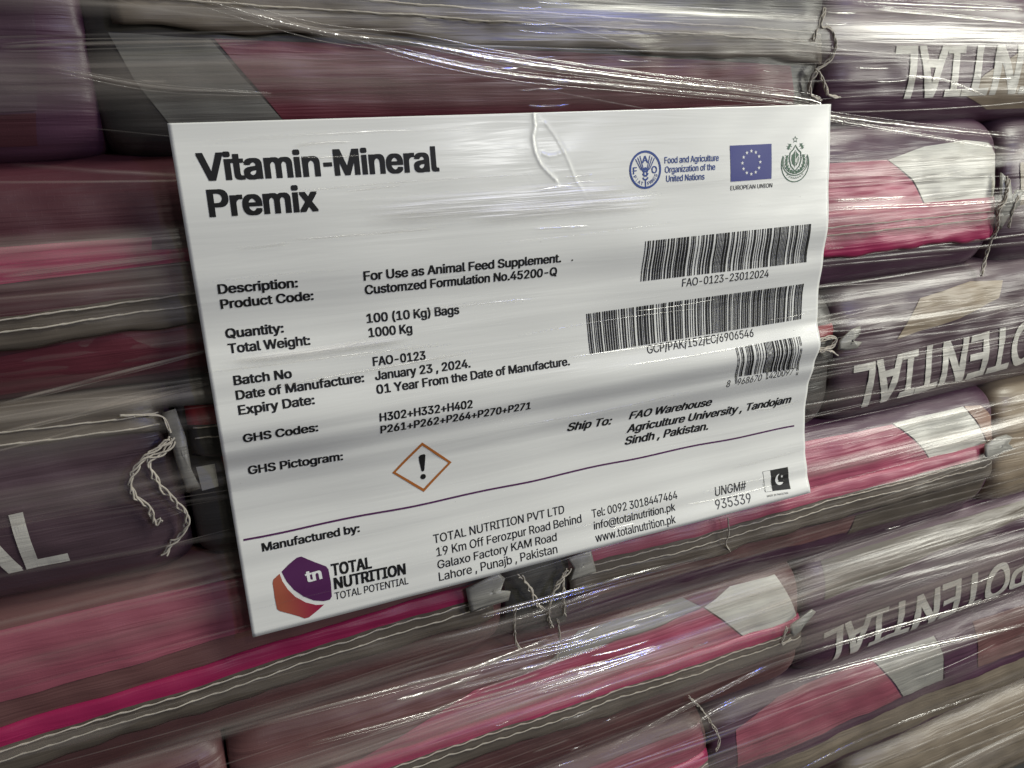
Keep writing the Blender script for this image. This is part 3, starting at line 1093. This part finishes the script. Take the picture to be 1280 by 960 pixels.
OFF = 0.13
BOLD = 0.017
write('heading_text', [('Vitamin', 7.3, 19.6, 50.1, 20.2, 9.1, 0.030, 0), ('-', 51.4, 20.2, 54.7, 20.2, 9.1, 0.030, 0),
                       ('Mineral', 55.3, 20.3, 96.6, 20.8, 9.1, 0.030, 0), ('Premix', 8.9, 32.2, 47.7, 32.8, 9.1, 0.030, 0)], INK, label_d, label, OFF)
S = 3.5
write('field_names', [(t, u0, v0, u1, v1, S, 0.028, 0) for t, u0, v0, u1, v1 in (
    ('Description:', 7.8, 60.3, 36.7, 60.9), ('Product Code:', 7.9, 66.1, 42.1, 66.5), ('Quantity:', 8.0, 77.5, 29.4, 77.9),
    ('Total Weight:', 8.1, 83.2, 38.7, 83.9), ('Batch No', 8.2, 95.3, 29.9, 95.7), ('Date of Manufacture:', 8.2, 101.1, 57.9, 101.8),
    ('Expiry Date:', 8.2, 106.9, 37.1, 107.4), ('GHS Codes:', 8.3, 118.4, 37.1, 118.9), ('GHS Pictogram:', 8.4, 133.6, 46.1, 134.6),
    ('Manufactured by:', 9.1, 168.0, 49.6, 168.6))], INK, label_d, label, OFF)
write('field_values', [(t, u0, v0, u1, v1, 3.6, 0.026, 0) for t, u0, v0, u1, v1 in (
    ('For Use as Animal Feed Supplement.', 62.1, 61.0, 148.7, 61.9), ('Customzed Formulation No.45200-Q', 62.2, 66.6, 146.9, 67.6),
    ('100 (10 Kg) Bags', 61.8, 78.2, 101.0, 79.1), ('1000 Kg', 61.9, 84.0, 80.0, 84.4), ('FAO-0123', 62.2, 95.9, 84.5, 96.4),
    ('January 23 , 2024.', 62.4, 101.9, 104.0, 102.7), ('01 Year From the Date of Manufacture.', 62.3, 107.6, 151.4, 108.7),
    ('H302+H332+H402', 62.3, 119.5, 103.3, 120.6), ('P261+P262+P264+P270+P271', 62.3, 125.2, 131.4, 126.5))], INK, label_d, label, OFF)
write('address_text', [(t, u0, v0, u1, v1, 4.05, 0.026, 0.22) for t, u0, v0, u1, v1 in (
    ('Ship To:', 151.1, 141.9, 175.5, 143.0), ('FAO Warehouse', 185.0, 142.3, 234.1, 143.5), ('Agriculture University , Tandojam', 184.0, 149.2, 286.4, 151.1),
    ('Sindh , Pakistan.', 183.2, 155.5, 233.0, 156.7))], INK, label_d, label, OFF)
write('maker_text', [(t, u0, v0, u1, v1, 4.0, 0.006, 0) for t, u0, v0, u1, v1 in (
    ('TOTAL NUTRITION PVT LTD', 81.2, 181.4, 147.3, 182.5), ('19 Km Off Ferozpur Road Behind', 81.9, 187.7, 155.9, 188.9),
    ('Galaxo Factory KAM Road', 81.8, 193.8, 141.9, 194.9), ('Lahore , Punajb , Pakistan', 81.8, 199.6, 141.4, 200.7),
    ('Tel: 0092 3018447464', 161.9, 188.1, 211.5, 189.0), ('info@totalnutrition.pk', 162.4, 194.3, 209.8, 194.9), ('www.totalnutrition.pk', 162.4, 200.4, 208.9, 200.9))],
    INK, label_d, label, OFF)
write('registry_number', [('UNGM#', 235.0, 193.0, 255.1, 193.6, 4.9, 0.004, 0), ('935339', 234.2, 199.6, 257.0, 200.6, 4.8, 0.004, 0)], GREYINK, label_d, label, OFF)
drape('rule_line', [(q, 0, 0) for q in stroke([(2.6 + 2.8711 * k, 161.5 + 3.6 * (k / 100.0) ** 1.3 + 0.25 * math.sin(k * 0.31)) for k in range(101)], 0.85)],
      PURPLE_INK, label_d, label, OFF, su=0, sv=0)


def quad_at(c, s, t):
    """point of a bent rectangle given by its corners TL, TR, BR, BL"""
    (a, b, cc, d) = c
    return tuple((a[k] * (1 - s) + b[k] * s) * (1 - t) + (d[k] * (1 - s) + cc[k] * s) * t for k in (0, 1))


def barcode(corners, bars, total, code_lines, guards=()):
    polys = []
    for x, w in bars:
        t1 = 1.0 if x not in guards else 1.22
        s0, s1 = x / total, (x + w) / total
        for k in range(6):
            ta, tb = t1 * k / 6, t1 * (k + 1) / 6
            polys.append(([quad_at(corners, s0, ta), quad_at(corners, s1, ta), quad_at(corners, s1, tb), quad_at(corners, s0, tb)], 0, 0))
    b = drape('barcode', polys, INK, label_d, label, OFF)
    write('code_text', code_lines, INK, label_d, b, OFF)


def random_bars(seed, total):
    r = random.Random(seed)
    x, out = 0, []
    while x < total - 2:
        w = r.choice((1, 1, 1, 2, 2, 3))
        out.append((x, min(w, total - x)))
        x += w + r.choice((1, 1, 1, 1, 2, 2, 3))
    out.append((total - 2, 2))
    return out


barcode([(190.6, 56.4), (286.0, 56.0), (286.2, 75.1), (189.4, 74.8)], random_bars(3, 222), 222, [('FAO-0123-23012024', 212.1, 79.7, 262.7, 80.2, 3.8, 0.004, 0)])
barcode([(161.0, 86.5), (286.6, 86.2), (285.9, 104.5), (162.0, 105.2)], random_bars(8, 290), 290,
        [('GCP/PAK/152/EC/6906546', 192.6, 109.4, 255.4, 109.6, 4.0, 0.004, 0)])
# the thirteen-digit code, encoded from its digits
LC = "0001101 0011001 0010011 0111101 0100011 0110001 0101111 0111011 0110111 0001011".split()
PARITY = "LLLLLL LLGLGG LLGGLG LLGGGL LGLLGG LGGLLG LGGGLL LGLGLG LGLGGL LGGLGL".split()
digits = "8968670420097"
bits = "101"
for k, dgt in enumerate(digits[1:7]):
    cde = LC[int(dgt)]
    bits += cde if PARITY[int(digits[0])][k] == "L" else "".join('1' if z == '0' else '0' for z in cde)[::-1]
bits += "01010"
for dgt in digits[7:]:
    bits += "".join('1' if z == '0' else '0' for z in LC[int(dgt)])
bits += "101"
bars, k = [], 0
while k < 95:
    if bits[k] == '1':
        w = 1
        while k + w < 95 and bits[k + w] == '1':
            w += 1
        bars.append((k, w))
        k += w
    else:
        k += 1
barcode([(243.0, 113.3), (284.1, 113.1), (286.4, 131.0), (245.4, 129.6)], bars, 95,
        [('8', 240.6, 134.3, 242.8, 134.3, 3.6, 0, 0.15), ('968670', 247.5, 134.2, 262.8, 134.2, 3.6, 0, 0.15), ('420097', 267.6, 134.1, 283.4, 134.0, 3.6, 0, 0.15)],
        guards=(0, 2, 46, 48, 92, 94))

# round emblem with an ear of wheat and its wording
c = (191.5, 25.3)
polys = [(q, 0, 0) for q in stroke(disc(c, 7.75, 48), 0.95, True)]
for sgn in (-1, 1):
    for k in range(3):
        x = sgn * (1.6 + 1.15 * k)
        polys += [(q, 0, 0) for q in stroke([(c[0] + x + sgn * 1.0, c[1] - 6.0 + 0.6 * k), (c[0] + x * 0.62, c[1] - 0.4), (c[0] + sgn * 0.55, c[1] + 3.0 - 1.1 * k)], 0.42)]
polys += [(q, 0, 0) for q in stroke([(c[0], c[1] + 4.4), (c[0], c[1] + 7.4)], 0.6)]
for k in range(3):
    yy = c[1] - 0.6 + 1.75 * k
    polys += [(q, 0, 0) for q in stroke(arc((c[0], yy), 1.5 - 0.1 * k, 1.4, 15, 165, 8), 0.7)]
polys.append((disc((c[0], c[1] - 0.4), 0.75, 12), 0, 0))
emblem = drape('round_emblem', polys, BLUE_INK, label_d, label, OFF)
lines = [('F', 185.1, 26.9, 187.2, 26.9, 2.9, 0.02, 0), ('A', 189.9, 22.3, 193.1, 22.3, 2.9, 0.02, 0), ('O', 194.7, 26.9, 197.6, 26.9, 2.9, 0.02, 0)]
for word, a0, a1 in (('FIAT', 152, 108), ('PANIS', 74, 26)):
    for k, ch in enumerate(word):
        a = math.radians(a0 + (a1 - a0) * k / (len(word) - 1))
        r = 6.75
        px, py = c[0] + r * math.cos(a), c[1] + r * math.sin(a)
        tx, ty = math.sin(a), -math.cos(a)
        hw = 0.62 if ch != 'I' else 0.2
        lines.append((ch, px - tx * hw, py - ty * hw, px + tx * hw, py + ty * hw, 1.45, 0.01, 0))
write('emblem_letters', lines, BLUE_INK, label_d, emblem, OFF)
write('emblem_name', [('Food and Agriculture', 201.6, 23.1, 230.9, 23.3, 2.75, 0.012, 0), ('Organization of the', 201.7, 27.2, 228.9, 27.2, 2.75, 0.012, 0),
                      ('United Nations', 202.3, 31.1, 223.0, 31.2, 2.75, 0.012, 0)], BLUE_INK, label_d, label, OFF)

# blue flag with a ring of twelve stars
cor = [(237.2, 16.9), (261.3, 17.0), (261.5, 33.0), (237.7, 33.1)]
polys = []
for i in range(8):
    for j in range(8):
        polys.append(([quad_at(cor, i / 8, j / 8), quad_at(cor, (i + 1) / 8, j / 8), quad_at(cor, (i + 1) / 8, (j + 1) / 8), quad_at(cor, i / 8, (j + 1) / 8)], 0, 0))
for k in range(12):
    a = math.radians(30 * k - 90)
    polys += [(t, 1, 2) for t in star_polys((249.4 + 5.2 * math.cos(a), 25.0 + 5.2 * math.sin(a)), 0.95)]
flag = drape('star_flag', polys, [EU_BLUE, WHITE_INK], label_d, label, OFF)
write('flag_caption', [('EUROPEAN UNION', 237.7, 36.9, 262.2, 37.0, 1.95, 0.008, 0)], GREYINK, label_d, flag, OFF)

# green crest: star, leaf wreath round a pointed shield, and two moons
c = (275.6, 26.2)
polys = [(q, 0, 0) for q in stroke(star((275.4, 15.6), 1.55), 0.34, True)]
polys += [(q, 0, 0) for q in stroke(arc((c[0], c[1] + 0.6), 8.3, 8.4, -28, 208, 40), 0.45)]
polys += [(q, 0, 0) for q in stroke(arc((c[0], c[1] - 1.0), 7.9, 7.0, -15, 195, 40), 0.45)]
polys += [(q, 0, 0) for q in stroke(arc((c[0], c[1] - 1.3), 7.2, 6.3, -15, 195, 40), 0.28)]
for sgn in (-1, 1):
    for k in range(9):
        a = math.radians(80 - 17 * k)
        px, py = c[0] + sgn * 5.4 * math.cos(a), c[1] - 0.6 + 5.4 * math.sin(a)
        if k > 6:
            px, py = c[0] + sgn * (4.9 - 0.75 * (k - 6)), c[1] - 5.6 - 1.1 * (k - 6)
        w = 0.95
        polys.append(([(px - sgn * 0.9, py - 0.9), (px + sgn * 0.2, py - w), (px + sgn * 1.0, py + 0.1), (px - sgn * 0.1, py + 0.75)], 0, 0))
        polys += [(q, 0, 0) for q in stroke([(px - sgn * 1.3, py + 0.6), (px + sgn * 1.2, py - 1.1)], 0.18)]
sh = [(c[0], c[1] - 8.0), (c[0] + 1.3, c[1] - 6.1), (c[0] + 3.2, c[1] - 4.6), (c[0] + 3.6, c[1] - 1.6), (c[0] + 2.6, c[1] + 1.6), (c[0], c[1] + 4.0),
      (c[0] - 2.6, c[1] + 1.6), (c[0] - 3.6, c[1] - 1.6), (c[0] - 3.2, c[1] - 4.6), (c[0] - 1.3, c[1] - 6.1)]
polys += [(q, 0, 1) for q in stroke(sh, 0.55, True)]
inn = [(c[0] + (p[0] - c[0]) * 0.66, c[1] - 1.6 + (p[1] - c[1] + 1.6) * 0.66) for p in sh]
polys.append((inn, 0, 0))
for k in range(7):
    polys += [(q, 1, 2) for q in stroke([(c[0] + 0.1, c[1] - 1.2 + 0.1 * k), (c[0] + 2.0 - 0.1 * k, c[1] - 3.4 + 0.75 * k)], 0.22)]
polys += [(q, 1, 2) for q in stroke([(c[0] - 0.1, c[1] - 5.2), (c[0] - 0.1, c[1] + 2.2)], 0.3)]
for k in range(8):
    x = c[0] - 4.6 + 1.3 * k
    y = c[1] + 0.3 + math.sqrt(max(0, 49 - (x - c[0]) ** 2))
    polys += [(q, 0, 0) for q in stroke([(x - 0.45, y + 0.3), (x, y - 0.35), (x + 0.4, y + 0.25), (x + 0.7, y - 0.1)], 0.24)]
drape('green_crest', polys, [GREEN_INK, PAPER], label_d, label, OFF)

# hazard pictogram
polys = [(q, 0, 0) for q in stroke([(80.2, 133.9), (92.4, 145.4), (79.4, 156.0), (67.0, 145.0)], 1.55, True)]
ex = [(79.1, 139.2), (80.9, 139.0), (81.5, 139.6), (81.3, 141.6), (80.5, 146.7), (79.9, 147.2), (79.2, 146.8), (78.5, 141.6), (78.5, 139.8)]
polys.append((ex, 1, 0))
polys.append((disc((79.75, 149.6), 1.25, 20), 1, 0))
drape('hazard_pictogram', polys, [ORANGE_INK, INK], label_d, label, OFF, su=6, sv=6)

# maker's shield logo
top = [(15.3, 178.4), (18.6, 176.0), (22.2, 174.0), (24.0, 173.9), (28.6, 177.2), (33.4, 180.4), (34.2, 181.8), (34.4, 187.6), (34.0, 194.2), (33.0, 195.4),
       (30.4, 195.4), (26.4, 194.0), (22.6, 191.2), (19.0, 187.0), (16.6, 182.6)]
low = [(14.4, 179.0), (11.6, 180.8), (11.1, 182.2), (11.0, 188.0), (11.2, 193.8), (12.0, 194.9), (19.4, 199.3), (21.6, 200.9), (23.4, 200.9), (28.0, 198.4), (30.4, 196.9),
       (27.0, 196.2), (23.0, 194.0), (19.2, 190.4), (16.6, 186.2), (15.0, 182.2)]
logo = drape('shield_logo', [(top, 0, 0)], PURPLE_INK, label_d, label, OFF, su=4, sv=4)
drape('logo_lower_half', [(low, 0, 0)], GRADIENT_INK, label_d, logo, OFF, su=4, sv=4)
write('logo_letters', [('tn', 24.4, 185.2, 31.2, 185.0, 4.7, 0.03, 0)], WHITE_INK, label_d, logo, OFF, layer=3)
write('logo_name', [('TOTAL', 35.2, 185.0, 52.6, 185.7, 4.9, 0.035, 0), ('NUTRITION', 35.5, 191.2, 67.1, 192.3, 5.0, 0.035, 0), ('TOTAL POTENTIAL', 35.2, 196.1, 67.7, 197.3, 3.3, 0.006, 0)],
      INK, label_d, logo, OFF)

# small black and white flag with moon and star
cor = [(266.9, 186.2), (283.9, 186.9), (283.9, 198.8), (267.1, 197.2)]
polys = []
for i in range(4):
    for j in range(4):
        s0, s1 = 0.30 + 0.70 * i / 4, 0.30 + 0.70 * (i + 1) / 4
        polys.append(([quad_at(cor, s0, j / 4), quad_at(cor, s1, j / 4), quad_at(cor, s1, (j + 1) / 4), quad_at(cor, s0, (j + 1) / 4)], 0, 0))
polys += [(q, 0, 0) for q in stroke([quad_at(cor, 0, 0), quad_at(cor, 0.3, 0), quad_at(cor, 0.3, 1), quad_at(cor, 0, 1)], 0.3, True)]
m0 = quad_at(cor, 0.63, 0.5)
polys += [(q, 1, 2) for q in crescent(m0, 3.1, 1.35, 2.55)]
polys += [(t, 1, 2) for t in star_polys((m0[0] + 1.5, m0[1] - 1.3), 0.95)]
cf = drape('crescent_flag', polys, [INK, WHITE_INK], label_d, label, OFF)
write('flag_caption', [('MADE IN PAKISTAN', 267.5, 199.9, 281.5, 200.9, 1.0, 0.0, 0)], GREYINK, label_d, cf, OFF)

# specks of dirt
polys = [(disc((154.1, 61.6), 0.4, 8), 0, 0)]
r2 = random.Random(5)
for k in range(26):
    polys.append((disc((r2.uniform(4, 292), r2.uniform(4, 200)), r2.uniform(0.05, 0.16), 6), 0, 0))
tag(drape('dirt_specks', polys, GREYINK, label_d, label, OFF), kind='stuff')

# ---------------------------------------------------------------- the last turn of film, over the label
over = Ribbons()
rng = random.Random(23)


def over_d(u, v):
    return (label_d(min(LW, max(0, u)), min(LH, max(0, v))) if 0 <= u <= LW and 0 <= v <= LH else film_d(u, v) + 1.5) + 0.5


for k in range(20):
    u, v = rng.uniform(20, 280), rng.uniform(4, 200)
    ln = min(rng.uniform(30, 130), 2 * min(u - 3, 294 - u))
    if ln < 20:
        continue
    over.add(straight(u, v, ln, rng.gauss(0.0, 0.02), rng.uniform(-1.5, 1.5)), rng.choice((0.5, 0.7, 1.0, 1.5)), rng.uniform(0.2, 0.9), 0.35, over_d)
for u, v, ln, w in ((52, 9, 22, 1.6), (54, 13.5, 26, 1.0), (70, 26, 24, 0.8), (66, 43, 60, 0.9), (26, 44, 20, 1.2), (146.5, 31, 18, 3.2), (149, 47, 26, 2.2), (158, 26, 14, 1.2), (158.5, 29, 14, 1.2), (143, 40, 14, 0.8),
                    (35, 86, 60, 2.4), (45, 90, 90, 1.2), (60, 97, 90, 1.5), (178, 196, 14, 1.0)):
    over.add(straight(u, v, ln, rng.gauss(0.0, 0.03), rng.uniform(-0.6, 0.6)), w, 1.0, min(0.9, w * 0.4), over_d, cross=8)
over_obj = over.build('clear_film', FILM_OVER)
sheen = Ribbons()  # wide glossy bands added to the film so lamp glare shows on the label
for u, v, ln, w in ((124, 35.5, 120, 13), (152, 40, 90, 10), (44, 86.5, 70, 5)):
    sheen.add(straight(u, v, ln, rng.gauss(0.0, 0.02), rng.uniform(-1, 1)), w, 1.0, 0.5, over_d, cross=10)
sheen.build('film_sheen_band', FILM_SHEEN, over_obj)
tag(over_obj, 'thin outer turn of clear film creased over the face of the white label', 'stretch film')
